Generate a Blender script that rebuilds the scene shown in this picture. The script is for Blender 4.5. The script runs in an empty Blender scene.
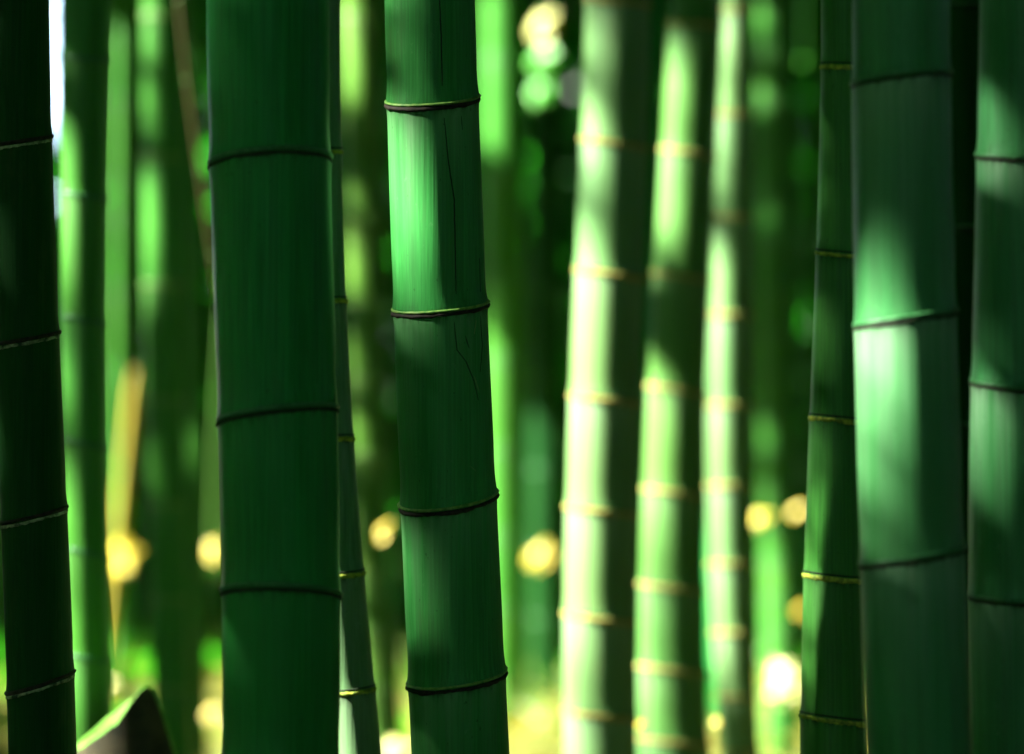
import bpy, math, random
import numpy as np
from mathutils import Vector, Matrix

random.seed(7)
rng = np.random.default_rng(7)
S = bpy.context.scene
COL = S.collection
R = math.radians

# ------------------------------------------------------------------ camera
FPX = 2418.0
CAM_H = 0.80
PITCH = math.atan(123.0 / FPX)
cam_d = bpy.data.cameras.new('camera')
cam = bpy.data.objects.new('camera', cam_d)
COL.objects.link(cam)
cam_d.sensor_width = 36.0
cam_d.lens = 36.0 * FPX / 1024.0
cam_d.clip_start = 0.05
cam_d.clip_end = 2000.0
cam_d.dof.use_dof = True
cam_d.dof.focus_distance = 2.41
cam_d.dof.aperture_fstop = 2.0
cam_d.dof.aperture_blades = 0
cam.location = (0, 0, CAM_H)
cam.rotation_euler = (math.pi / 2 + PITCH, 0, 0)
S.camera = cam


def ray(u, v):
    a, b = (u - 512) / FPX, (377 - v) / FPX
    cp, sp = math.cos(PITCH), math.sin(PITCH)
    return Vector((a, cp - b * sp, sp + b * cp))


def at(u, v, Y):
    """the world point seen at pixel (u, v) at distance Y in front of the camera"""
    r = ray(u, v)
    return Vector((0, 0, CAM_H)) + r * (Y / r.y)


# ------------------------------------------------------------------ light
EL, AZ = R(38), R(-95)
SUN = Vector((math.sin(AZ) * math.cos(EL), math.cos(AZ) * math.cos(EL), math.sin(EL)))
W = bpy.data.worlds.new('World')
S.world = W
W.use_nodes = True
wn = W.node_tree.nodes
sky = wn.new('ShaderNodeTexSky')
sky.sky_type = 'NISHITA'
sky.sun_disc = False
sky.sun_elevation = EL
sky.sun_rotation = AZ
W.node_tree.links.new(sky.outputs[0], wn['Background'].inputs[0])
wn['Background'].inputs[1].default_value = 0.15
sl = bpy.data.lights.new('sun', 'SUN')
sl.energy = 5.0
sl.angle = R(0.5)
sl.color = (1.0, 0.96, 0.88)
so = bpy.data.objects.new('sun', sl)
COL.objects.link(so)
so.rotation_euler = SUN.to_track_quat('Z', 'Y').to_euler()
so.location = SUN * 30
S.view_settings.view_transform = 'Standard'
S.view_settings.look = 'None'
S.view_settings.gamma = 1.0
S.view_settings.use_curve_mapping = False
S.view_settings.exposure = 3.25
S.render.engine = 'CYCLES'
S.cycles.use_denoising = True
S.cycles.max_bounces = 8
S.cycles.diffuse_bounces = 5
S.cycles.glossy_bounces = 3
S.cycles.transmission_bounces = 5
S.cycles.transparent_max_bounces = 8
S.cycles.caustics_reflective = False
S.cycles.caustics_refractive = False
S.cycles.sample_clamp_indirect = 6.0


# ------------------------------------------------------------------ helpers
def mesh_np(name, verts, quads=None, tris=None, mat=None, smooth=False, attrs=None):
    me = bpy.data.meshes.new(name)
    verts = np.asarray(verts, np.float32)
    loops, starts, n = [], [], 0
    if quads is not None and len(quads):
        q = np.asarray(quads, np.int32)
        loops.append(q.ravel())
        starts.append(np.arange(len(q)) * 4)
        n += q.size
    if tris is not None and len(tris):
        t = np.asarray(tris, np.int32)
        loops.append(t.ravel())
        starts.append(n + np.arange(len(t)) * 3)
        n += t.size
    loops = np.concatenate(loops).astype(np.int32)
    starts = np.concatenate(starts).astype(np.int32)
    me.vertices.add(len(verts))
    me.vertices.foreach_set('co', verts.ravel())
    me.loops.add(len(loops))
    me.loops.foreach_set('vertex_index', loops)
    me.polygons.add(len(starts))
    me.polygons.foreach_set('loop_start', starts)
    me.update(calc_edges=True)
    if smooth:
        me.polygons.foreach_set('use_smooth', np.ones(len(starts), bool))
    if attrs:
        for k, val in attrs.items():
            a = me.attributes.new(k, 'FLOAT', 'POINT')
            a.data.foreach_set('value', np.asarray(val, np.float32))
    if mat:
        me.materials.append(mat)
    me.validate()
    return me


def link(name, data, parent=None, loc=(0, 0, 0)):
    o = bpy.data.objects.new(name, data)
    COL.objects.link(o)
    o.location = loc
    if parent:
        o.parent = parent
    return o


def tag(o, label=None, cat=None, group=None, kind=None):
    if label: o['label'] = label
    if cat: o['category'] = cat
    if group: o['group'] = group
    if kind: o['kind'] = kind
    return o


class NT:
    """a small node builder"""
    def __init__(s, name):
        s.m = bpy.data.materials.new(name)
        s.m.use_nodes = True
        s.t = s.m.node_tree
        s.b = s.t.nodes['Principled BSDF']

    def n(s, typ, **kw):
        x = s.t.nodes.new(typ)
        for k, v in kw.items():
            setattr(x, k, v)
        return x

    def l(s, a, b):
        s.t.links.new(a, b)

    def noise(s, vec, scale, detail=3, rough=0.55):
        x = s.n('ShaderNodeTexNoise')
        x.inputs['Scale'].default_value = scale
        x.inputs['Detail'].default_value = detail
        x.inputs['Roughness'].default_value = rough
        s.l(vec, x.inputs['Vector'])
        return x.outputs['Fac']

    def ramp(s, fac, p0, p1, c0=(0, 0, 0), c1=(1, 1, 1)):
        x = s.n('ShaderNodeValToRGB')
        e = x.color_ramp.elements
        e[0].position, e[1].position = p0, p1
        e[0].color = (*c0, 1)
        e[1].color = (*c1, 1)
        s.l(fac, x.inputs['Fac'])
        return x.outputs['Color']

    def mix(s, fac, a, b, typ='MIX'):
        x = s.n('ShaderNodeMix', data_type='RGBA', blend_type=typ)
        for sock, val in ((x.inputs[0], fac), (x.inputs[6], a), (x.inputs[7], b)):
            if hasattr(val, 'links') or hasattr(val, 'is_linked'):
                s.l(val, sock)
            elif isinstance(val, (int, float)):
                sock.default_value = val
            else:
                sock.default_value = (*val, 1)
        return x.outputs[2]

    def math(s, op, a, b=0.0, clamp=False):
        x = s.n('ShaderNodeMath', operation=op)
        x.use_clamp = clamp
        for sock, val in ((x.inputs[0], a), (x.inputs[1], b)):
            if isinstance(val, (int, float)):
                sock.default_value = val
            else:
                s.l(val, sock)
        return x.outputs[0]


def culm_mat(name, c1, c2, wax=(0.2, 0.34, 0.22), wax_amt=0.5, old=(0.10, 0.10, 0.03), old_amt=0.15, rough=0.36, spec=0.5, bump=0.5, ior=1.32):
    """living bamboo skin: long fibres, blotches, wax bloom below each node, small dark specks"""
    k = NT(name)
    tc = k.n('ShaderNodeTexCoord')
    oi = k.n('ShaderNodeObjectInfo')
    off = k.n('ShaderNodeVectorMath', operation='SCALE')
    comb = k.n('ShaderNodeCombineXYZ')
    for i in range(3):
        k.l(oi.outputs['Random'], comb.inputs[i])
    k.l(comb.outputs[0], off.inputs[0])
    off.inputs['Scale'].default_value = 37.0
    add = k.n('ShaderNodeVectorMath', operation='ADD')
    sg = k.n('ShaderNodeAttribute', attribute_name='seg')
    sgz = k.n('ShaderNodeCombineXYZ')
    k.l(k.math('MULTIPLY', sg.outputs['Fac'], 3.7), sgz.inputs[0])
    k.l(k.math('MULTIPLY', sg.outputs['Fac'], 9.1), sgz.inputs[2])
    sga = k.n('ShaderNodeVectorMath', operation='ADD')
    k.l(tc.outputs['Object'], sga.inputs[0])
    k.l(sgz.outputs[0], sga.inputs[1])
    k.l(sga.outputs[0], add.inputs[0])
    k.l(off.outputs[0], add.inputs[1])

    def scaled(x, y, z):
        v = k.n('ShaderNodeVectorMath', operation='MULTIPLY')
        k.l(add.outputs[0], v.inputs[0])
        v.inputs[1].default_value = (x, y, z)
        return v.outputs[0]
    fibre = k.noise(scaled(420, 420, 5), 1.0, 3, 0.6)
    streak = k.noise(scaled(75, 75, 1.6), 1.0, 4, 0.6)
    blotch = k.noise(scaled(14, 14, 4.5), 1.0, 4, 0.6)
    speck = k.noise(scaled(330, 330, 150), 1.0, 2, 0.5)
    patch = k.noise(scaled(30, 30, 9), 1.0, 5, 0.7)
    col = k.mix(k.ramp(blotch, 0.32, 0.68), c1, c2)
    col = k.mix(k.math('MULTIPLY', k.ramp(streak, 0.45, 0.72), 0.45), col, tuple(x * 0.55 for x in c1))
    col = k.mix(k.math('MULTIPLY', k.ramp(fibre, 0.4, 0.75), 0.6), col, tuple(min(1, x * 1.75) for x in c2))
    col = k.mix(k.math('MULTIPLY', sg.outputs['Fac'], 0.35), col, tuple(x * m_ for x, m_ in zip(c2, (1.5, 0.95, 0.7))))
    col = k.mix(k.math('MULTIPLY', k.ramp(patch, 0.56, 0.72), old_amt), col, old)
    at_ = k.n('ShaderNodeAttribute', attribute_name='below')
    bl = k.math('MULTIPLY', k.math('ADD', at_.outputs['Fac'], 0.10), k.ramp(streak, 0.25, 0.75))
    bl = k.math('MULTIPLY', bl, wax_amt, True)
    col = k.mix(bl, col, wax)
    grime = k.n('ShaderNodeAttribute', attribute_name='grime')
    gf = k.math('MULTIPLY', grime.outputs['Fac'], k.ramp(k.noise(scaled(170, 170, 40), 1.0, 3, 0.6), 0.42, 0.60), True)
    col = k.mix(k.math('MULTIPLY', gf, 0.75), col, (0.012, 0.014, 0.006))
    col = k.mix(k.math('MULTIPLY', k.ramp(speck, 0.70, 0.76), 0.55), col, (0.012, 0.02, 0.006))
    lich = k.noise(scaled(120, 120, 90), 1.0, 4, 0.7)
    col = k.mix(k.math('MULTIPLY', k.ramp(lich, 0.64, 0.72), 0.4), col, tuple(0.5 * a_ + 0.5 * b_ for a_, b_ in zip(c2, wax)))
    k.l(col, k.b.inputs['Base Color'])
    rg = k.math('ADD', k.math('MULTIPLY', patch, 0.28), rough - 0.12)
    rg = k.math('ADD', rg, k.math('MULTIPLY', bl, 0.35), True)
    k.l(rg, k.b.inputs['Roughness'])
    k.b.inputs['Specular IOR Level'].default_value = spec
    k.b.inputs['IOR'].default_value = ior
    k.b.inputs['Specular Tint'].default_value = (0.55, 1.0, 0.62, 1)
    bp = k.n('ShaderNodeBump')
    bp.inputs['Strength'].default_value = bump
    bp.inputs['Distance'].default_value = 0.0006
    k.l(k.math('ADD', fibre, k.math('MULTIPLY', streak, 1.2)), bp.inputs['Height'])
    k.l(bp.outputs[0], k.b.inputs['Normal'])
    return k.m


def ring_mat(name, c1, c2, scale=260, rough=0.75):
    k = NT(name)
    tc = k.n('ShaderNodeTexCoord')
    f = k.noise(tc.outputs['Object'], scale, 3, 0.65)
    k.l(k.ramp(f, 0.35, 0.65, c1, c2), k.b.inputs['Base Color'])
    k.b.inputs['Roughness'].default_value = rough
    k.b.inputs['Specular IOR Level'].default_value = 0.25
    return k.m


def leaf_mat(name, c1, c2, trans=0.5, scale=1.5, glow=(0.04, 0.58, 0.015), vary=0.6):
    k = NT(name)
    geo = k.n('ShaderNodeNewGeometry')
    tc = k.n('ShaderNodeTexCoord')
    f = k.noise(tc.outputs['Object'], scale, 2)
    col = k.mix(k.ramp(f, 0.35, 0.65), c1, c2)
    col = k.mix(k.math('MULTIPLY', geo.outputs['Random Per Island'], vary), col, tuple(x * 0.5 for x in c1))
    k.l(col, k.b.inputs['Base Color'])
    k.b.inputs['Roughness'].default_value = 0.45
    tr = k.n('ShaderNodeBsdfTranslucent')
    tcol = k.mix(0.8, col, glow, 'MIX')
    k.l(tcol, tr.inputs['Color'])
    mx = k.n('ShaderNodeMixShader')
    mx.inputs[0].default_value = trans
    k.l(k.b.outputs[0], mx.inputs[1])
    k.l(tr.outputs[0], mx.inputs[2])
    k.l(mx.outputs[0], k.t.nodes['Material Output'].inputs['Surface'])
    return k.m


M = {
    'deep':  culm_mat('culm_deep_green', (0.007, 0.125, 0.018), (0.013, 0.19, 0.030), wax=(0.06, 0.28, 0.08), wax_amt=0.45, old_amt=0.10, spec=0.35),
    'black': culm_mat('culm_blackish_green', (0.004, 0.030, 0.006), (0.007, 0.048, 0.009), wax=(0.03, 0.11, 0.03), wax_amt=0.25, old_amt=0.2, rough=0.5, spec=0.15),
    'blue':  culm_mat('culm_bluish_green', (0.014, 0.108, 0.025), (0.026, 0.165, 0.044), wax=(0.22, 0.38, 0.22), wax_amt=0.95, old_amt=0.06, rough=0.34),
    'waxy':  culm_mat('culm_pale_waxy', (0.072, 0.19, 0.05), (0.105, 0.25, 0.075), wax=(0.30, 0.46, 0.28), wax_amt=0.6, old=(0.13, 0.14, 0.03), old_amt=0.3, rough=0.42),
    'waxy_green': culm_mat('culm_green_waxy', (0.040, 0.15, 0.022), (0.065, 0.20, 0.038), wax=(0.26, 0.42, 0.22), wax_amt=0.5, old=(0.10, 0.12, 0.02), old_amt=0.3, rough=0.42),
    'fresh': culm_mat('culm_fresh_green', (0.020, 0.125, 0.016), (0.035, 0.175, 0.022), wax=(0.12, 0.30, 0.10), wax_amt=0.4, old_amt=0.1),
    'lime':  culm_mat('culm_yellow_green', (0.045, 0.16, 0.018), (0.07, 0.20, 0.025), wax=(0.30, 0.42, 0.15), wax_amt=0.4, old=(0.22, 0.2, 0.04), old_amt=0.4),
    'mid':   culm_mat('culm_mid_green', (0.022, 0.14, 0.012), (0.04, 0.19, 0.02), wax=(0.14, 0.33, 0.10), wax_amt=0.5, old_amt=0.2),
    'tan':   culm_mat('culm_dry_yellow', (0.22, 0.19, 0.018), (0.34, 0.28, 0.03), wax=(0.4, 0.36, 0.08), wax_amt=0.3, old=(0.2, 0.13, 0.03), old_amt=0.4, rough=0.55),
    'focus': culm_mat('culm_focus_green', (0.012, 0.130, 0.020), (0.022, 0.19, 0.034), wax=(0.16, 0.36, 0.15), wax_amt=0.8, old=(0.06, 0.10, 0.02), old_amt=0.22, spec=0.35),
    'soft_wax': culm_mat('culm_soft_wax', (0.06, 0.18, 0.06), (0.09, 0.22, 0.09), wax=(0.40, 0.46, 0.34), wax_amt=0.35, old_amt=0.05),
    'brown': culm_mat('culm_dry_brown', (0.035, 0.026, 0.003), (0.05, 0.034, 0.004), wax=(0.12, 0.09, 0.02), wax_amt=0.3, old_amt=0.3, rough=0.6),
    'scar_dark': ring_mat('sheath_scar_dark', (0.006, 0.005, 0.003), (0.028, 0.020, 0.009)),
    'scar_green': ring_mat('sheath_scar_dark_green', (0.006, 0.012, 0.004), (0.016, 0.03, 0.008)),
    'scar_yellow': ring_mat('sheath_scar_yellow', (0.10, 0.17, 0.02), (0.46, 0.54, 0.05), 150),
    'scar_tan': ring_mat('sheath_scar_tan', (0.22, 0.20, 0.04), (0.40, 0.36, 0.09), 160),
    'ridge_pale': ring_mat('node_ridge_pale', (0.06, 0.20, 0.03), (0.20, 0.36, 0.07), 200, 0.5),
    'ridge_green': ring_mat('node_ridge_green', (0.02, 0.12, 0.03), (0.05, 0.19, 0.06), 200, 0.45),
    'ridge_frag': ring_mat('node_ridge_flaky', (0.010, 0.03, 0.010), (0.34, 0.40, 0.20), 85, 0.6),
    'crack': ring_mat('dry_crack', (0.004, 0.010, 0.004), (0.008, 0.02, 0.007)),
    'scratch': ring_mat('pale_scratch', (0.10, 0.2, 0.05), (0.2, 0.3, 0.1)),
    'leaf': leaf_mat('bamboo_leaf', (0.025, 0.115, 0.012), (0.045, 0.16, 0.016), 0.58),
    'thicket': leaf_mat('thicket_leaf', (0.016, 0.075, 0.012), (0.035, 0.12, 0.018), 0.45, 0.5),
    'cover': leaf_mat('undergrowth_leaf', (0.07, 0.15, 0.015), (0.16, 0.22, 0.025), 0.45, 1.2),
    'dry': leaf_mat('dry_leaf', (0.62, 0.50, 0.015), (0.70, 0.60, 0.03), 0.15, 6, (0.6, 0.4, 0.02), 0.1),
    'paleleaf': leaf_mat('pale_yellow_leaf', (0.62, 0.64, 0.16), (0.70, 0.70, 0.22), 0.2, 6, (0.5, 0.6, 0.05), 0.1),
    'litter': leaf_mat('fallen_leaf', (0.26, 0.22, 0.03), (0.40, 0.34, 0.05), 0.2, 1.0, (0.4, 0.32, 0.02)),
    'sunleaf': leaf_mat('young_leaf', (0.05, 0.42, 0.02), (0.12, 0.52, 0.03), 0.25, 6, vary=0.1),
    'stump': ring_mat('stump_old_skin', (0.018, 0.020, 0.008), (0.06, 0.05, 0.02), 22, 0.7),
    'cut': ring_mat('stump_cut_face', (0.07, 0.22, 0.02), (0.12, 0.30, 0.03), 60, 0.7),
}
g = NT('forest_floor')
gt = g.n('ShaderNodeTexCoord')
f1 = g.noise(gt.outputs['Object'], 1.3, 6, 0.65)
f2 = g.noise(gt.outputs['Object'], 30, 4, 0.7)
gc = g.mix(g.ramp(f1, 0.4, 0.6), (0.30, 0.27, 0.025), (0.15, 0.22, 0.018))
gc = g.mix(g.math('MULTIPLY', g.ramp(f2, 0.4, 0.65), 0.6), gc, (0.06, 0.05, 0.02))
g.l(gc, g.b.inputs['Base Color'])
g.b.inputs['Roughness'].default_value = 0.9
bp = g.n('ShaderNodeBump')
bp.inputs['Distance'].default_value = 0.03
g.l(f2, bp.inputs['Height'])
g.l(bp.outputs[0], g.b.inputs['Normal'])
M['ground'] = g.m

# ------------------------------------------------------------------ ground
gn = 80
gx = np.sinh(np.linspace(-1, 1, gn) * 4.2) / math.sinh(4.2) * 500
vx, vy = np.meshgrid(gx, gx + 8.0)
vz = 0.05 * np.sin(vx * 0.9 + 1) * np.sin(vy * 0.7) * (np.abs(vx) < 40) * (np.abs(vy) < 60)
vv = np.stack([vx, vy, vz], -1).reshape(-1, 3)
ii = (np.arange(gn - 1)[:, None] * gn + np.arange(gn - 1)[None]).ravel()
go = link('ground', mesh_np('ground', vv, np.stack([ii, ii + 1, ii + gn + 1, ii + gn], 1), mat=M['ground'], smooth=True))
tag(go, kind='structure')

# ------------------------------------------------------------------ sun gaps
# Holes cut in the canopy so chosen spots are lit: lines towards the sun.
GAPS = []      # (point, radius)


def gap(u, v, Y, r):
    GAPS.append((np.array(at(u, v, Y)), r))


def gap_run(Y, r, pts, step=0.09):
    """a gap slit: its sun patch runs through the given points"""
    for (u0, v0), (u1, v1) in zip(pts[:-1], pts[1:]):
        n = max(1, int(math.hypot(u1 - u0, v1 - v0) * Y / FPX / step))
        for i in range(n + 1):
            t = i / n
            gap(u0 + (u1 - u0) * t, v0 + (v1 - v0) * t, Y, r)


# ------------------------------------------------------------------ culm builder
class Path:
    def __init__(s, rows, d0, lean=0.0, z_top=9.5):
        zs, xs, rs = [], [], []
        for (v, u, w) in rows:
            Y = d0
            for _ in range(6):
                p = at(u, v, Y)
                Y = d0 + lean * (p.z - CAM_H)
            p = at(u, v, Y)
            zs.append(p.z); xs.append(p.x); rs.append(w * Y / FPX / 2)
        o = np.argsort(zs)
        s.z = np.array(zs)[o]; s.xv = np.array(xs)[o]; s.rv = np.array(rs)[o]
        deg = min(3, len(zs) - 1)
        s.px = np.polyfit(s.z, s.xv, deg)
        s.pr = np.polyfit(s.z, s.rv, min(2, deg))
        s.z0, s.z1 = s.z[0], s.z[-1]
        s.d0, s.lean = d0, lean
        s.ztop = z_top

    @staticmethod
    def _ext(p, z, a, b, L):
        zc = min(max(z, a), b)
        val = np.polyval(p, zc)
        if z != zc:
            sl = np.polyval(np.polyder(p), zc)
            d = z - zc
            val += sl * L * math.copysign(1 - math.exp(-abs(d) / L), d)
        return float(val)

    def x(s, z): return s._ext(s.px, z, s.z0, s.z1, 0.8)

    def y(s, z):
        zc = min(max(z, s.z0), s.z1)
        d = z - zc
        e = 0.8 * math.copysign(1 - math.exp(-abs(d) / 0.8), d) if d else 0
        return s.d0 + s.lean * (zc - CAM_H + e)

    def r(s, z):
        v = float(np.polyval(s.pr, min(max(z, s.z0), s.z1)))
        if z > s.z1:
            v *= max(0.25, 1 - 0.75 * (z - s.z1) / max(0.1, s.ztop - s.z1))
        return v


def stem_mesh(name, P, nodes, mat, origin, na=48, flare=0.02):
    """nodes: list of (z, sx, sy); the cross sections follow each node's tilt"""
    zn = np.array([n[0] for n in nodes])
    sxs = np.array([n[1] for n in nodes]); sys_ = np.array([n[2] for n in nodes])
    lo, hi = 0.0, P.ztop
    zs = set(np.arange(lo, hi, 0.16).tolist() + np.arange(max(lo, P.z0 - .1), P.z1 + .1, 0.03).tolist() + [hi])
    for z in zn:
        rr = P.r(z)
        for t in (-1.6, -1.1, -.7, -.45, -.3, -.2, -.13, -.08, -.04, 0, .04, .08, .13, .2, .3, .45, .7, 1.1):
            if lo < z + t * rr < hi:
                zs.add(z + t * rr)
    zs = np.array(sorted(zs))
    zs = zs[np.concatenate([[True], np.diff(zs) > 4e-4])]
    th = np.linspace(0, 2 * math.pi, na, endpoint=False)
    V, below, grime, seg = [], [], [], []
    segv = np.random.default_rng(int(abs(P.d0 * 1000))).uniform(0, 1, len(zn) + 2)
    for z in zs:
        rr = P.r(z)
        i = int(np.argmin(np.abs(zn - z)))
        t = (z - zn[i]) / rr
        fac = 1 + flare * math.exp(-(t / 0.22) ** 2) * (1.25 if t > 0 else 0.8)
        # a slight waist just above each node, a slight belly in between
        fac -= 0.012 * math.exp(-((t - 0.65) / 0.4) ** 2)
        sx = np.interp(z, zn, sxs); sy = np.interp(z, zn, sys_)
        dx, dy = np.cos(th) * rr * fac, np.sin(th) * rr * fac
        V.append(np.stack([P.x(z) + dx, P.y(z) + dy, z + sx * dx + sy * dy], 1))
        up = zn[zn > z + 1e-4]
        d = (up.min() - z) if len(up) else 1.0
        below.append(np.full(na, math.exp(-d / 0.045)))
        grime.append(np.full(na, math.exp(-d / 0.006) + 0.6 * math.exp(-((z - zn[i]) / 0.004) ** 2)))
        seg.append(np.full(na, segv[int((zn < z).sum())]))
    V = np.concatenate(V) - np.array(origin)
    n = len(zs)
    a = np.arange(na)
    q = np.concatenate([np.stack([i * na + a, i * na + (a + 1) % na, (i + 1) * na + (a + 1) % na, (i + 1) * na + a], 1) for i in range(n - 1)])
    return mesh_np(name, V, q, mat=mat, smooth=True, attrs={'below': np.concatenate(below), 'grime': np.concatenate(grime), 'seg': np.concatenate(seg)})


def ring_mesh(name, P, node, off, h, proud, ragged, mat, origin, seed=0, na=120, flare=0.02):
    """an uneven band round the culm, off above the node line, height h, standing proud of the skin"""
    z, sx, sy = node
    rr = P.r(z)
    rs = np.random.default_rng(seed)
    th = np.linspace(0, 2 * math.pi, na, endpoint=False)

    def wob(k, amp):
        w = np.zeros(na)
        for j in range(1, k):
            w += rs.normal() * np.sin(j * th + rs.uniform(0, 6.28)) / (j ** 0.6)
        return amp * w / max(1e-6, np.abs(w).max())
    top = h / 2 + wob(26, ragged * 0.35)
    bot = -h / 2 + wob(50, ragged)
    pr = proud * (1 + wob(30, 0.35))
    base = rr * (1 + flare * 1.0) - 0.0006
    prof = [(bot, 0 * pr), (bot + 0.15 * h, pr * 0.75), (bot * 0.3 + top * 0.3, pr), (top - 0.12 * h, pr * 0.7), (top, 0 * pr)]
    V = []
    for (zz, p) in prof:
        rad = base + p
        dx, dy = np.cos(th) * rad, np.sin(th) * rad
        V.append(np.stack([P.x(z) + dx, P.y(z) + dy, z + off + zz + sx * dx + sy * dy], 1))
    V = np.concatenate(V) - np.array(origin)
    a = np.arange(na)
    q = np.concatenate([np.stack([i * na + a, i * na + (a + 1) % na, (i + 1) * na + (a + 1) % na, (i + 1) * na + a], 1) for i in range(len(prof) - 1)])
    return mesh_np(name, V, q, mat=mat, smooth=True)


STYLES = {  # list of (part name, offset, height, proud, ragged, material), metres for a 10 cm culm
    'dark':   [('sheath_scar', -0.0014, 0.0047, 0.0026, 0.0014, 'scar_dark'), ('node_ridge', 0.0026, 0.0030, 0.0028, 0.0005, 'ridge_pale')],
    'soft':   [('sheath_scar', -0.0012, 0.0038, 0.0018, 0.0008, 'scar_green'), ('node_ridge', 0.0030, 0.0040, 0.0022, 0.0004, 'ridge_green')],
    'flaky':  [('sheath_scar', 0.0010, 0.0052, 0.0024, 0.0010, 'scar_dark'), ('node_ridge', -0.0038, 0.0042, 0.0012, 0.0012, 'ridge_frag')],
    'yellow': [('sheath_scar', 0.0, 0.0064, 0.0022, 0.0019, 'scar_yellow'), ('node_ridge', 0.0054, 0.0022, 0.0012, 0.0004, 'scar_green')],
    'tan':    [('sheath_scar', 0.0, 0.0086, 0.0026, 0.0009, 'scar_tan'), ('node_ridge', 0.0062, 0.0030, 0.0013, 0.0003, 'ridge_green')],
    'faint':  [('node_ridge', 0.0, 0.0085, 0.0020, 0.0004, 'ridge_pale')],
    'dim':    [('node_ridge', 0.0, 0.0070, 0.0016, 0.0004, 'ridge_green')],
}
CORR_KEEP = []     # (x, y, r) of every culm, for spacing the far ones
seedc = [100]


def bamboo(rows, Y, nodes, style, mat, label, lean=0.0, group='bamboo culms of the grove', ring_scale=1.0, na=48, z_top=9.5, name='bamboo', up=1.06, dn=0.86, flare=0.02):
    """rows: (v, centre u, width) in pixels; nodes: (v_left, v_mid, v_right)"""
    P = Path(rows, Y, lean, z_top)
    nl = []
    # node heights and tilts
    for nd in nodes:
        if not isinstance(nd, tuple): nd = (nd, nd - 0.001, nd)
        vl, vm, vr = nd
        va = (vl + vr) / 2
        # centre-line height: the silhouette ends of the ring lie at the depth of the axis
        u = np.interp(va, [r_[0] for r_ in rows], [r_[1] for r_ in rows])
        w = np.interp(va, [r_[0] for r_ in rows], [r_[2] for r_ in rows])
        z = at(u, va, Y).z
        z = at(u, va, P.y(z)).z
        e = (500 - va) / FPX
        sx = (vl - vr) / w
        sy = e - (va - vm) / (w / 2)
        nl.append((z, sx, sy))
    nl.sort()
    vis = list(nl)
    # continue the nodes to the ground and up into the crown
    zs = [n[0] for n in nl]
    d = (zs[1] - zs[0]) if len(zs) > 1 else 0.2
    z = zs[0]
    while True:
        d = max(0.05, d * dn)
        z -= d
        if z < 0.03: break
        nl.insert(0, (z, nl[0][1] * 0.8, nl[0][2] * 0.8))
    d = (zs[-1] - zs[-2]) if len(zs) > 1 else 0.22
    z = zs[-1]
    while True:
        d = min(0.36, max(0.14, d * up))
        z += d
        if z > P.ztop - 0.1: break
        nl.append((z, nl[-1][1] * 0.8, nl[-1][2] * 0.8))
    org = (P.x(0), P.y(0), 0.0)
    root = bpy.data.objects.new(name, None)
    COL.objects.link(root)
    root.location = org
    root.empty_display_size = 0.2
    tag(root, label, 'bamboo', group)
    st = link('stem', stem_mesh('stem', P, nl, M[mat], org, na, flare), root)
    zlo, zhi = vis[0][0] - 0.45, vis[-1][0] + 0.45
    for n in nl:
        if not (zlo < n[0] < zhi): continue
        k = ring_scale * (0.6 + 0.4 * P.r(n[0]) / 0.05)
        for (pn, off, h, pr, rag, mm) in STYLES[style]:
            seedc[0] += 1
            link(pn, ring_mesh(pn, P, n, off * k, h * k, pr * k, rag * k, M[mm], org, seedc[0], 120 if na > 40 else 64, flare), root)
    CORR_KEEP.append((P.x(0.8), P.y(0.8), P.r(0.8)))
    return root, P, org, st


# ------------------------------------------------------------------ the culms the photo shows
# A: dark culm at the picture's left edge
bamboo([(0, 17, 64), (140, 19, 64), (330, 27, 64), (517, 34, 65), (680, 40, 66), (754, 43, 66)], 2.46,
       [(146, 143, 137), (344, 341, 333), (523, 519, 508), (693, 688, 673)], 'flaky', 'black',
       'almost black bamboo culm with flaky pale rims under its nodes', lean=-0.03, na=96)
# B: soft culm behind it
bamboo([(0, 87, 50), (250, 85, 46), (440, 85, 43), (600, 89, 42), (754, 91, 42)], 3.15,
       [(57, 58, 60), (193, 195, 199), (317, 319, 324), (440, 443, 448), (549, 552, 558), (655, 658, 662)], 'dim', 'mid',
       'slim soft green culm beside the black one, lit pale along one side')
# F: thick culm, deep green
bamboo([(0, 268, 124), (160, 269, 120), (282, 274, 120), (415, 279, 119), (518, 280, 119), (592, 280, 119), (754, 281, 116)], 2.25,
       [(-118, -134, -124), (168, 152, 159), (424, 411, 410), (594, 588, 597), (766, 764, 772)], 'soft', 'deep',
       'thickest deep green bamboo culm, unlit, with arched dark node lines', lean=0.0, na=96, flare=0.014)
# G: thin culm tucked behind F
bamboo([(0, 315, 52), (150, 315, 53), (300, 321, 53), (440, 327, 53), (573, 338, 51), (690, 352, 48), (754, 357, 47)], 2.58,
       [(152, 152, 152), (301, 301, 301), (439, 439, 439), (576, 577, 573), (694, 694, 689)], 'yellow', 'soft_wax',
       'thin culm half hidden behind the thickest one, with yellow node bands', na=64)
# I: the culm in focus
Icu = bamboo([(0, 430, 91), (100, 432, 92), (200, 436.5, 93), (305, 440.5, 94), (400, 444, 94.5), (500, 448.5, 96), (600, 453, 96), (680, 457, 96.5), (754, 460.5, 97)], 2.41,
       [(-112, -108, -116), (104, 107, 98), (312, 314, 304), (507, 511, 494), (685, 689, 672)], 'dark', 'focus',
       'sharpest green culm in the middle, with fine cracks and raised brown nodes', lean=-0.01, na=112)
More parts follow.
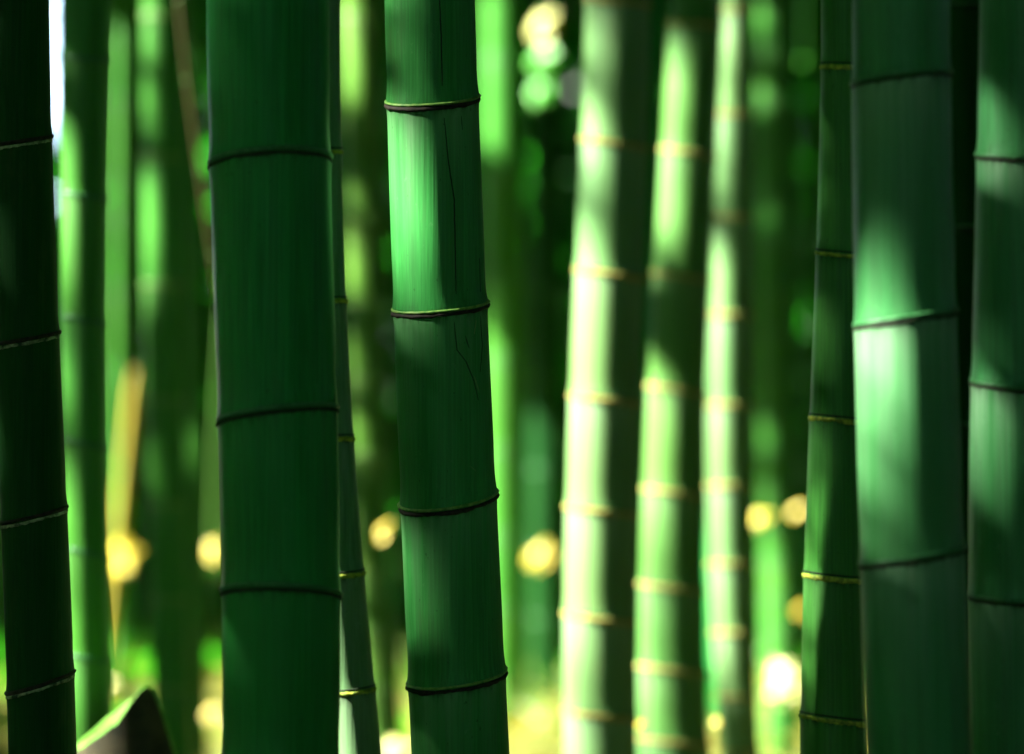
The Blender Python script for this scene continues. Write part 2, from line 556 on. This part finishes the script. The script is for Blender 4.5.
# K, L, M: pale waxy culms with tan bands
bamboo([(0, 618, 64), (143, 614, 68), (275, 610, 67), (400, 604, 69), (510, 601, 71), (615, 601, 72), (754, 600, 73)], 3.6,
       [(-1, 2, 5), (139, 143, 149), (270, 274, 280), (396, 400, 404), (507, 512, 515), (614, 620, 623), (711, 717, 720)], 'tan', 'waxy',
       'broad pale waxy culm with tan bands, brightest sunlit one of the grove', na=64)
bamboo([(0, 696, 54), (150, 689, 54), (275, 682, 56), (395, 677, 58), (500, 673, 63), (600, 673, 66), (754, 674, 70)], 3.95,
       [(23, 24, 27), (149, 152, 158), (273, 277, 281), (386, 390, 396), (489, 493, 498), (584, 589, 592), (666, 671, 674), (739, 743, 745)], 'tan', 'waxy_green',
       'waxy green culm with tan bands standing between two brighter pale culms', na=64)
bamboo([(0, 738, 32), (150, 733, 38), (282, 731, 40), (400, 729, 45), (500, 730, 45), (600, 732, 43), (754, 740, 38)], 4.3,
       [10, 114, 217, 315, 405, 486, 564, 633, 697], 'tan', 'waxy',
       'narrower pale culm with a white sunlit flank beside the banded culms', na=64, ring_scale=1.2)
# O: thin culm with yellow bands
bamboo([(0, 845, 48), (67, 845.5, 49), (255, 842, 53), (420, 838, 56), (578, 834, 60), (720, 834, 66), (754, 834, 67)], 2.575,
       [(67, 67, 69), (253, 256, 257), (418, 421, 424), (575, 580, 581), (716, 722, 724)], 'yellow', 'fresh',
       'thin fresh green culm with bright yellow node bands', na=64)
# P: thick bluish culm
bamboo([(0, 901, 98), (150, 902.5, 100), (320, 905, 102), (400, 907, 102), (560, 913, 104), (754, 919, 105)], 2.12,
       [(-120, -134, -132), (86, 75, 76), (328, 319, 313), (566, 560, 549), (790, 788, 775)], 'soft', 'blue',
       'thick bluish green culm with a broad slanting patch of sunlight', na=96, flare=0.014)
# Q: dark culm between P and R
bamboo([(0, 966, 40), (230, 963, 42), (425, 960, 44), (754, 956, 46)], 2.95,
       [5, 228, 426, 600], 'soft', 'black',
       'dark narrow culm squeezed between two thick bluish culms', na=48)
# R: culm cut by the picture's edge
bamboo([(0, 1022, 84), (157, 1019, 84), (282, 1016, 84), (385, 1014, 84), (500, 1012, 84), (600, 1010, 86), (754, 1011, 86)], 2.72,
       [(157, 160, 159), (383, 391, 391), (597, 604, 602), (790, 797, 795)], 'soft', 'blue',
       'bluish culm at the picture edge, with one lit stripe down its flank', na=96)
# softer ones further back
bamboo([(0, 163, 41), (157, 163, 41), (285, 165, 41), (470, 166, 40), (754, 175, 38)], 5.0,
       [16, 157, 285, 400, 505, 600, 690], 'faint', 'mid',
       'blurred culm with a long pale sunlit stripe along its upper half', na=32, ring_scale=1.3)
bamboo([(0, 190, 24), (280, 192, 24), (470, 194, 24), (754, 199, 23)], 7.0,
       [40, 140, 230, 320, 400, 480, 560, 630, 700], 'dim', 'mid',
       'slender blurred green culm next to the thickest culm', na=24)
bamboo([(0, 362, 41), (236, 366, 39), (518, 373, 36), (754, 387, 34)], 5.5,
       [18, 122, 218, 303, 380, 455, 520, 575, 632, 690], 'faint', 'lime',
       'yellow green blurred culm glowing behind the sharpest one', na=32, ring_scale=1.4)
bamboo([(0, 504, 44), (377, 505, 44), (754, 507, 44)], 8.5,
       [60, 170, 270, 360, 450, 535, 610, 680], 'dim', 'mid',
       'broad blurred green culm close behind the sharpest one', na=24)
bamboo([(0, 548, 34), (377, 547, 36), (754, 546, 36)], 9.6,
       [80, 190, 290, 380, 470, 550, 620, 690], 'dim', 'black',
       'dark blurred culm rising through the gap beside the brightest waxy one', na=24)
bamboo([(0, 776, 38), (282, 777, 38), (500, 780, 38), (754, 783, 38)], 7.6,
       [50, 98, 146, 192, 240, 286, 330, 372, 413, 452, 490, 527, 562, 597, 630, 663, 695], 'dim', 'mid',
       'blurred mid green culm with many close bands beside the thin yellow one', na=24)
bamboo([(0, 652, 26), (377, 648, 26), (754, 640, 26)], 6.4,
       [70, 190, 300, 400, 490, 580, 660], 'dim', 'deep',
       'narrow dark green culm in the slit between two waxy culms', na=24)
bamboo([(0, 121, 17), (377, 119, 17), (754, 117, 17)], 10.0,
       [35, 100, 180, 215, 290, 370, 440, 510, 580, 640], 'dim', 'mid',
       'pencil thin green culm behind the slim soft green one', na=24)
# leaning dry stalks
bamboo([(392, 133, 11), (470, 125, 11), (545, 117, 11), (640, 107, 11)], 7.7,
       [470, 540, 600], 'faint', 'tan',
       'broken dry yellow stalk leaning beside the slim soft green culm', na=20, z_top=at(133, 388, 7.7).z, group='dry leaning stalks')
bamboo([(-40, 176, 3.5), (71, 186, 3.5), (262, 213, 3.5), (420, 236, 3.5)], 4.2,
       [0, 80, 170, 255], 'faint', 'brown',
       'thin brown dead stalk leaning against the thickest culm', na=20, group='dry leaning stalks')

# fine cracks and scratches on the focused culm: thin raised ribbons that follow its skin
_, IP, Iorg, Ist = Icu


def skin_line(name, pts, width_px, mat):
    V, q = [], []
    rs = np.random.default_rng(abs(int(pts[0][1])) + 5)
    fine = []
    for (u0, v0), (u1, v1) in zip(pts[:-1], pts[1:]):
        n = max(2, int(abs(v1 - v0) / 5))
        for i in range(n):
            fine.append((u0 + (u1 - u0) * i / n + rs.normal() * 0.12, v0 + (v1 - v0) * i / n))
    fine.append(pts[-1])
    for i, (u, v) in enumerate(fine):
        Y = 2.41
        z = at(u, v, Y).z
        Yc = IP.y(z); rr = IP.r(z)
        s = (at(u, v, Yc - rr * 0.9).x - IP.x(z)) / rr
        t0 = -math.acos(max(-0.98, min(0.98, s)))       # angle on the near side
        z = at(u, v, Yc + math.sin(t0) * rr).z
        t = i / (len(fine) - 1)
        hw = width_px * 0.4 / 1000 / rr * (0.25 + 0.75 * math.sin(math.pi * min(1, max(0, t * 0.9 + 0.05))) ** 0.6)
        hw /= max(0.4, abs(math.sin(t0)))
        for a, lift in ((-hw, 0.0001), (0, 0.0005), (hw, 0.0001)):
            V.append((IP.x(z) + math.cos(t0 + a) * (rr + lift), Yc + math.sin(t0 + a) * (rr + lift), z))
    for i in range(len(fine) - 1):
        for j in (0, 1):
            q.append((i * 3 + j, i * 3 + j + 1, i * 3 + j + 4, i * 3 + j + 3))
    o = link(name, mesh_np(name, np.array(V) - np.array(Iorg), q, mat=M[mat], smooth=True), Ist)
    return o


skin_line('crack', [(439, -10), (441, 40), (442, 86)], 1.8, 'crack')
skin_line('crack', [(444, 118), (448, 160), (454, 200), (455, 250), (456, 294)], 1.7, 'crack')
skin_line('crack', [(461, 116), (462, 130)], 1.0, 'crack')
skin_line('crack', [(454, 322), (457, 350), (466, 362), (474, 382), (478, 400)], 1.4, 'crack')
skin_line('crack', [(465, 336), (469, 348)], 1.3, 'crack')
skin_line('crack', [(480, 316), (482, 345), (480, 372)], 1.0, 'crack')
skin_line('crack', [(479, 258), (480, 292)], 0.9, 'crack')
skin_line('scratch', [(476, 320), (474, 334)], 0.8, 'scratch')
skin_line('scratch', [(474, 376), (479, 392)], 1.0, 'scratch')
skin_line('scratch', [(470, 466), (476, 471)], 0.8, 'scratch')

# ------------------------------------------------------------------ the cut stump
def stump():
    Y = 3.0
    c = at(133, 754, Y)
    rad = 56 * Y / FPX
    top = at(150, 692, Y).z
    low = at(84, 752, Y).z
    root = bpy.data.objects.new('bamboo_stump', None)
    COL.objects.link(root)
    root.location = (c.x, Y, 0)
    tag(root, 'dark old stump cut on a slant, with a bright green cut face', 'stump')
    na = 48
    th = np.linspace(0, 2 * math.pi, na, endpoint=False)
    dx, dy = np.cos(th) * rad, np.sin(th) * rad

    def cut(x, y):
        s = (top - low) / (rad * 1.35)
        tilt = np.clip(0.12 - 0.9 * (x / rad + 0.1), -0.45, 0.14)
        base = top - 0.003 + s * (x - rad * 0.30) + tilt * y
        back = top + 0.004 + tilt * y - 1.6 * np.maximum(0, x - rad * 0.30) ** 1.25 * 4.2
        return -0.016 * np.log(np.exp(-base / 0.016) + np.exp(-back / 0.016)) + 0.006 + 0.0006 * np.sin(x * 260)
    V = []
    levels = 10
    for i in range(levels):
        t = i / (levels - 1)
        k = 1.0 + 0.16 * (1 - t) ** 2
        V.append(np.stack([dx * k, dy * k, cut(dx, dy) * t + 0 * dx], 1))
    V = np.concatenate(V)
    a = np.arange(na)
    q = np.concatenate([np.stack([i * na + a, i * na + (a + 1) % na, (i + 1) * na + (a + 1) % na, (i + 1) * na + a], 1) for i in range(levels - 1)])
    link('stump_wall', mesh_np('stump_wall', V, q, mat=M['stump'], smooth=True), root)
    # cut face: a rim and a sunken diaphragm
    V2, q2 = [], []
    for k, dz in ((1.004, -0.001), (0.99, 0.0015), (0.84, 0.0015), (0.80, -0.012), (0.4, -0.018), (0.02, -0.018)):
        V2.append(np.stack([dx * k, dy * k, cut(dx * min(k, 1), dy * min(k, 1)) + dz], 1))
    V2 = np.concatenate(V2)
    q2 = np.concatenate([np.stack([i * na + a, i * na + (a + 1) % na, (i + 1) * na + (a + 1) % na, (i + 1) * na + a], 1) for i in range(5)])
    link('cut_face', mesh_np('cut_face', V2, q2, mat=M['cut'], smooth=True), root)
    CORR_KEEP.append((c.x, Y, rad))


stump()

# ------------------------------------------------------------------ sun gaps that light what the photo shows lit
gap_run(2.375, 0.033, [(382, -40), (386, 60), (386, 150)])
gap_run(2.375, 0.026, [(380, 150), (384, 220)])
gap_run(2.39, 0.008, [(374, 230), (402, 754)], 0.14)
gap_run(2.09, 0.022, [(856, 205), (862, 260)])
gap_run(2.09, 0.052, [(866, 290), (888, 440)])
gap_run(2.08, 0.034, [(888, 450), (904, 530)])
gap_run(2.12, 0.018, [(856, -20), (860, 50)])
gap_run(2.695, 0.032, [(956, -40), (970, 140)])
gap_run(2.695, 0.016, [(956, 180), (966, 360)], 0.14)
gap_run(2.695, 0.024, [(954, 390), (952, 560)])
gap_run(3.6, 0.046, [(580, -40), (576, 140)])
gap_run(3.6, 0.034, [(578, 160), (578, 300)])
gap_run(3.6, 0.10, [(576, 345), (574, 545)])
gap_run(3.58, 0.045, [(572, 600), (570, 770)])
gap_run(3.95, 0.040, [(662, -10), (660, 260)])
gap_run(3.95, 0.012, [(692, 60), (690, 120)])
gap_run(3.95, 0.036, [(650, 280), (650, 380)])
gap_run(3.95, 0.055, [(636, 400), (632, 560)])
gap_run(3.95, 0.042, [(640, 580), (640, 770)])
gap_run(4.3, 0.036, [(720, 20), (712, 200)])
gap_run(4.3, 0.035, [(714, 220), (710, 300)])
gap_run(4.3, 0.11, [(710, 330), (710, 550)])
gap_run(4.3, 0.045, [(714, 580), (722, 720)])
gap_run(2.58, 0.08, [(342, 615), (345, 770)])
gap_run(2.215, 0.009, [(262, 655), (270, 770)], 0.05)
gap_run(5.0, 0.034, [(147, -20), (148, 285)])
gap_run(3.15, 0.038, [(60, 60), (60, 640)])
gap_run(2.57, 0.022, [(814, -10), (808, 390)], 0.10)
gap_run(2.57, 0.017, [(802, 430), (798, 760)], 0.12)
gap_run(5.5, 0.05, [(350, 10), (350, 110)])
gap_run(5.5, 0.032, [(350, 150), (368, 754)])
gap_run(8.5, 0.026, [(486, 60), (490, 380)], 0.2)
gap_run(8.5, 0.10, [(496, 410), (496, 510)])
gap_run(7.6, 0.03, [(764, 40), (768, 640)], 0.2)
gap_run(7.7, 0.07, [(129, 435), (117, 545)])
gap_run(3.0, 0.075, [(142, 690), (95, 745)])
GROUND_SPOTS = [(530, 735, 1.0), (560, 700, 0.8), (400, 750, 0.6), (780, 690, 0.5), (212, 735, 0.4), (110, 690, 0.5), (690, 745, 0.7), (620, 715, 0.7), (770, 750, 0.4)]
for (u, v, r) in GROUND_SPOTS:
    gap(u, v, FPX * CAM_H / (v - 500), r)

# ------------------------------------------------------------------ added leaf sprays and sprigs, stand-ins for blurred bright spots
def leaf_quads(pos, dirs, length, width, normals=None):
    """pointed leaves: a rhombus with a slight fold, 4 vertices, 2 triangles"""
    n = len(pos)
    d = dirs / np.linalg.norm(dirs, axis=1, keepdims=True)
    r = rng.normal(size=(n, 3)) if normals is None else normals
    s = np.cross(d, r)
    s /= np.linalg.norm(s, axis=1, keepdims=True) + 1e-9
    L = np.asarray(length).reshape(-1, 1) * np.ones((n, 1))
    Wd = np.asarray(width).reshape(-1, 1) * np.ones((n, 1))
    nn = np.cross(s, d)
    v = np.stack([pos, pos + d * L * 0.4 + s * Wd / 2 + nn * Wd * 0.12, pos + d * L, pos + d * L * 0.4 - s * Wd / 2 + nn * Wd * 0.12], 1)
    i = np.arange(n) * 4
    t = np.concatenate([np.stack([i, i + 1, i + 2], 1), np.stack([i, i + 2, i + 3], 1)])
    return v.reshape(-1, 3), t


def sprig(u, v, Y, size_px, label, mat, n=7, group='sprigs added as blurred light spots', name='light_spot_sprig', sun=0.3):  # added leaf cluster on a stalk, standing in for a blurred bright spot
    p = at(u, v, Y)
    sz = size_px * Y / FPX
    root = bpy.data.objects.new(name, None)
    COL.objects.link(root)
    root.location = (p.x + 0.05, p.y, 0)
    tag(root, label, 'sprig', group)
    # stalk
    na, m = 8, 10
    th = np.linspace(0, 2 * math.pi, na, endpoint=False)
    V = []
    for i in range(m):
        t = i / (m - 1)
        rr = 0.0016 * (1 - 0.6 * t)
        V.append(np.stack([-0.05 * t ** 2 + np.cos(th) * rr, np.sin(th) * rr, 0 * th + p.z * t], 1))
    V = np.concatenate(V)
    a = np.arange(na)
    q = np.concatenate([np.stack([i * na + a, i * na + (a + 1) % na, (i + 1) * na + (a + 1) % na, (i + 1) * na + a], 1) for i in range(m - 1)])
    link('stalk', mesh_np('stalk', V, q, mat=M['deep']), root)
    for k in range(n):
        c = np.array([[-0.05, 0, p.z]]) + rng.normal(size=(1, 3)) * sz * 0.16
        d = rng.normal(size=(1, 3)) + np.array([[0.3, 0, -0.3]])
        nv = np.array([[SUN.x, SUN.y - 0.6, SUN.z]]) + rng.normal(size=(1, 3)) * 0.25
        d = d - nv * (d @ nv.T) / (nv @ nv.T)
        d /= np.linalg.norm(d)
        L = sz * rng.uniform(0.7, 1.0)
        side = np.cross(d, nv)
        vv, tt = leaf_quads(c - d * L * 0.5, d, [L], [L * 0.5], nv)
        link('leaf', mesh_np('leaf', vv, tris=tt, mat=M[mat]), root)
    GAPS.append((np.array(p), max(0.09, sz * 0.6)))


def hang(u, v, Y, size_px, label, n=6, mat='sunleaf'):
    """an added spray of leaves on a thin twig, standing in for a blurred bright spot"""
    p = at(u, v, Y)
    sz = size_px * Y / FPX
    top = 5.6
    root = bpy.data.objects.new('light_spot_spray', None)
    COL.objects.link(root)
    root.location = (p.x, p.y, p.z)
    tag(root, label, 'leaf spray', 'leaf sprays added as blurred light spots')
    na, m = 6, 8
    th = np.linspace(0, 2 * math.pi, na, endpoint=False)
    V = []
    for i in range(m):
        t = i / (m - 1)
        rr = 0.0015 + 0.002 * t
        V.append(np.stack([0.5 * t ** 2 + np.cos(th) * rr, np.sin(th) * rr + 0.2 * t ** 2, 0 * th + (top - p.z) * t], 1))
    V = np.concatenate(V)
    a = np.arange(na)
    q = np.concatenate([np.stack([i * na + a, i * na + (a + 1) % na, (i + 1) * na + (a + 1) % na, (i + 1) * na + a], 1) for i in range(m - 1)])
    link('twig', mesh_np('twig', V, q, mat=M['fresh']), root)
    for k in range(n):
        c = rng.normal(size=(1, 3)) * sz * 0.14
        nv = np.array([[SUN.x, SUN.y - 0.5, SUN.z]]) + rng.normal(size=(1, 3)) * 0.25
        d = rng.normal(size=(1, 3)) + np.array([[0.2, 0, -0.5]])
        d = d - nv * (d @ nv.T) / (nv @ nv.T)
        d /= np.linalg.norm(d)
        L = sz * rng.uniform(0.7, 1.0)
        vv, tt = leaf_quads(c - d * L * 0.5, d, [L], [L * 0.45], nv)
        link('leaf', mesh_np('leaf', vv, tris=tt, mat=M[mat]), root)
    GAPS.append((np.array(p), max(0.25, sz * 0.8)))


sprig(124, 558, 7.4, 38, 'large yellow light spot made as a sprig beside the dry leaning stalk', 'dry', 18)
sprig(106, 692, 6.6, 30, 'yellow light spot made as a sprig low above the slanted stump', 'dry', 12)
sprig(214, 552, 6.4, 22, 'small yellow light spot made as a sprig touching the thickest culm', 'dry', 12)
sprig(212, 714, 6.2, 17, 'small pale light spot made as a sprig at the foot of the slender blurred culm', 'dry', 12)
sprig(541, 558, 8.0, 26, 'round yellow light spot made as a sprig standing alone in the open gap', 'dry', 14)
sprig(386, 530, 5.1, 18, 'orange light spot made as a sprig beside the yellow green glowing culm', 'dry', 10)
sprig(759, 518, 7.0, 17, 'small orange light spot made as a sprig beside the narrower pale culm', 'dry', 9)
sprig(798, 513, 6.9, 17, 'small orange light spot made as a sprig beside the thin yellow banded culm', 'dry', 9)
sprig(799, 611, 6.8, 14, 'tiny yellow light spot made as a sprig low beside the thin yellow banded culm', 'dry', 9)
sprig(782, 683, 6.7, 34, 'broad white light spot made as a sprig low between the banded green culms', 'paleleaf', 26)
sprig(400, 752, 5.2, 24, 'pale bright light spot made as a sprig at the foot of the glowing yellow green culm', 'paleleaf', 16)
sprig(640, 724, 3.7, 9, 'yellow light spot made as a sprig low against the two broad waxy culms', 'dry', 9)
sprig(716, 722, 4.1, 9, 'yellow light spot made as a sprig low against the narrower pale culm', 'dry', 9)
hang(545, 24, 8.0, 34, 'brightest light spot made as a leaf spray high in the gap beside the waxy culm', 16, 'paleleaf')
hang(546, 62, 8.2, 34, 'green light spot made as a leaf spray just below the brightest one', 12)
hang(544, 94, 8.3, 30, 'lowest green light spot of the three, made as a leaf spray in the gap', 10)
hang(803, 62, 8.0, 8, 'small dim light spot made as a leaf spray beside the thin yellow banded culm', 3)

# ------------------------------------------------------------------ the rest of the grove
GP = np.array([g_[0] for g_ in GAPS]); GR = np.array([g_[1] for g_ in GAPS])
SN = np.array(SUN)


def blocks(x, y, r):
    """does a vertical culm at (x, y) cross one of the sun lines?"""
    sh = SN[:2]
    d = np.array([x, y])[None] - GP[:, :2]
    t = (d @ sh) / (sh @ sh)
    per = np.linalg.norm(d - t[:, None] * sh[None], axis=1)
    return bool(np.any((t > 0.05) & (t < 14) & (per < r + np.minimum(GR, 0.45) + 0.02)))


def far_culm_mesh(rad, h, seed, mat):
    rs = np.random.default_rng(seed)
    nodes, z, d = [], 0.05, 0.09
    while z < h - 0.1:
        nodes.append(z)
        d = min(0.34, d * 1.12)
        z += d
    zn = np.array(nodes)
    bend = rs.normal(size=2) * 0.012
    na = 16
    th = np.linspace(0, 2 * math.pi, na, endpoint=False)
    zs = sorted(set([0.0, h] + [z_ + t for z_ in nodes for t in (-0.02, -0.006, 0.0, 0.006, 0.03)] + list(np.arange(0, h, 0.25))))
    V, be, gr = [], [], []
    for z in zs:
        i = int(np.argmin(np.abs(zn - z)))
        rr = rad * (1 - 0.55 * (z / h) ** 1.3) * (1 + 0.07 * math.exp(-((z - zn[i]) / 0.008) ** 2))
        V.append(np.stack([bend[0] * z * z / 3 + np.cos(th) * rr, bend[1] * z * z / 3 + np.sin(th) * rr, 0 * th + z], 1))
        up = zn[zn > z + 1e-4]
        dd = up.min() - z if len(up) else 1.0
        be.append(np.full(na, math.exp(-dd / 0.05)))
        gr.append(np.full(na, math.exp(-((z - zn[i]) / 0.006) ** 2)))
    a = np.arange(na)
    n = len(zs)
    q = np.concatenate([np.stack([i * na + a, i * na + (a + 1) % na, (i + 1) * na + (a + 1) % na, (i + 1) * na + a], 1) for i in range(n - 1)])
    return mesh_np('far_stem', np.concatenate(V), q, mat=mat, smooth=True, attrs={'below': np.concatenate(be), 'grime': np.concatenate(gr)})


variants = [far_culm_mesh(0.045, 9.0, 1, M['mid']), far_culm_mesh(0.055, 9.5, 2, M['deep']), far_culm_mesh(0.05, 9.2, 3, M['lime']),
            far_culm_mesh(0.06, 9.6, 4, M['mid']), far_culm_mesh(0.048, 9.0, 5, M['fresh'])]
count, tries = 0, 0
placed = [(x, y, r) for (x, y, r) in CORR_KEEP]
KEEP_CLEAR = [(u, Y) for (u, Y) in ((545, 13.0), (541, 13.0), (124, 12.5), (133, 9.5), (57, 30))]
while count < 150 and tries < 6000:
    tries += 1
    Y = rng.uniform(6.5, 26) if count < 120 else rng.uniform(-6, 3)
    half = Y * 0.32 + 1.0
    x = rng.uniform(-half, half) if count < 120 else rng.choice([-1, 1]) * rng.uniform(1.2, 5)
    if Y > 0:
        u = 512 + x / Y * FPX
        if any(abs(u - uk) < 34 and Y < Yk for uk, Yk in KEEP_CLEAR): continue
        if Y < 6 and -60 < u < 1084: continue
    if any((x - a) ** 2 + (y_ - Y) ** 2 < 0.42 ** 2 for a, y_, _ in placed): continue
    if blocks(x, Y, 0.05): continue
    if math.hypot(x, Y) < 0.9: continue
    placed.append((x, Y, 0.05))
    o = link('far_bamboo', variants[int(rng.integers(0, 5))], None, (x, Y, 0))
    o.rotation_euler = (rng.normal() * 0.012, rng.normal() * 0.012, rng.uniform(0, 6.28))
    sc = rng.uniform(0.75, 1.15)
    o.scale = (sc, sc, 1.0)
    tag(o, 'far thin culm melting into the dim green depth of the grove', 'bamboo', 'far culms deep in the grove')
    count += 1

# ------------------------------------------------------------------ leaf masses
E1 = np.cross(SN, [0, 0, 1.0]); E1 /= np.linalg.norm(E1)
E2 = np.cross(SN, E1)
GA, GB = GP @ E1, GP @ E2


def cull_sun(pos, extra=0.0):
    """keep what stays clear of every sun line (looked at along the sun's direction)"""
    keep = np.ones(len(pos), bool)
    a, b = (pos @ E1).astype(np.float32), (pos @ E2).astype(np.float32)
    for ga, gb, r in zip(GA, GB, GR):
        keep &= (a - ga) ** 2 + (b - gb) ** 2 > (r + extra) ** 2
    return keep


CAMP = np.array([0, 0, CAM_H])


def cull_view(pos, boxes):
    """open sky gaps low in the foliage: boxes (u0, v0, u1, v1)"""
    d = pos - CAMP
    cp, sp = math.cos(PITCH), math.sin(PITCH)
    f = d[:, 1] * cp + d[:, 2] * sp
    up = -d[:, 1] * sp + d[:, 2] * cp
    f = np.maximum(f, 0.1)
    u = 512 + d[:, 0] / f * FPX
    v = 377 - up / f * FPX
    keep = np.ones(len(pos), bool)
    for (a, b, c, e) in boxes:
        keep &= ~((u > a) & (u < c) & (v > b) & (v < e) & (d[:, 1] > 4))
    return keep


SKY_GAPS = [(34, -60, 84, 148), (44, 168, 80, 215)]


def leaf_mass(name, n, lo, hi, L, Wd, mat, label, cat, sun=True, clump=0.0):
    pos = rng.uniform(lo, hi, size=(n, 3))
    if clump:
        cs = rng.uniform(lo, hi, size=(max(8, n // 60), 3))
        pos = cs[rng.integers(0, len(cs), n)] + rng.normal(size=(n, 3)) * clump
    d = rng.normal(size=(n, 3)) + np.array([0, 0, -0.5])
    d /= np.linalg.norm(d, axis=1, keepdims=True)
    ln = L * rng.uniform(0.6, 1.2, n)
    keep = cull_view(pos, SKY_GAPS)
    if sun:
        for t in (0.0, 0.33, 0.66, 1.0):
            keep &= cull_sun(pos + d * (ln * t)[:, None], 0.012)
    pos, d, ln = pos[keep], d[keep], ln[keep]
    m = len(pos)
    v, t = leaf_quads(pos, d, ln, Wd * rng.uniform(0.7, 1.2, m))
    o = link(name, mesh_np(name, v, tris=t, mat=M[mat]))
    tag(o, label, cat, kind='stuff')
    return o


leaf_mass('leaf_canopy', 420000, (-15, -7, 5.2), (9, 24.5, 8.4), 0.40, 0.11, 'leaf', 'dense canopy of narrow bamboo leaves over the grove, gaps cut for sun patches', 'foliage')  # shades the grove from above; shaped so sun patches fall on chosen spots
leaf_mass('bamboo_thicket', 130000, (-13, 26.5, 0.0), (13, 29.5, 9.5), 0.5, 0.14, 'thicket', 'dim thicket of bamboo leaves closing the grove far behind', 'foliage')
leaf_mass('side_shade_thicket', 70000, (7, -9, 0.0), (9, 27, 8.5), 0.5, 0.14, 'thicket', 'unseen thicket of bamboo leaves added to darken the right side', 'foliage')  # out of view, added to block sky light from the right
leaf_mass('rear_shade_thicket', 30000, (-15, -9, 0.0), (9, -7, 8.5), 0.5, 0.14, 'thicket', 'unseen thicket of bamboo leaves added behind the camera to block light', 'foliage')  # added behind the camera to keep flat sky light off the culms
leaf_mass('green_light_thicket', 75000, (-16.5, -7, 0.0), (-14.5, 27, 8.8), 0.5, 0.14, 'leaf', 'unseen thicket of bamboo leaves added to turn the light from the left green', 'foliage')  # out of view, added so the rim light from the left is green


# fallen leaves and low undergrowth
def floor_leaves(name, n, lo, hi, zr, L, Wd, mat, label, cat, flat):
    pos = np.stack([rng.uniform(lo[0], hi[0], n), rng.uniform(lo[1], hi[1], n), rng.uniform(*zr, n)], 1)
    d = rng.normal(size=(n, 3)) * np.array([1, 1, flat]) + np.array([0, 0, 0 if flat < 0.5 else 0.6])
    nv = np.array([0, 0, 1.0]) + rng.normal(size=(n, 3)) * (0.25 if flat < 0.5 else 0.8)
    v, t = leaf_quads(pos, d, L * rng.uniform(0.6, 1.2, n), Wd * rng.uniform(0.7, 1.2, n), nv)
    tag(link(name, mesh_np(name, v, tris=t, mat=M[mat])), label, cat, kind='stuff')


floor_leaves('leaf_litter', 40000, (-8, 0.5), (8, 26), (0.03, 0.09), 0.13, 0.028, 'litter', 'yellowish fallen bamboo leaves on the ground', 'fallen leaves', 0.15)
floor_leaves('undergrowth', 9000, (-7, 7.5), (7, 26), (0.02, 0.16), 0.20, 0.035, 'cover', 'low green undergrowth on the grove floor', 'undergrowth', 0.9)
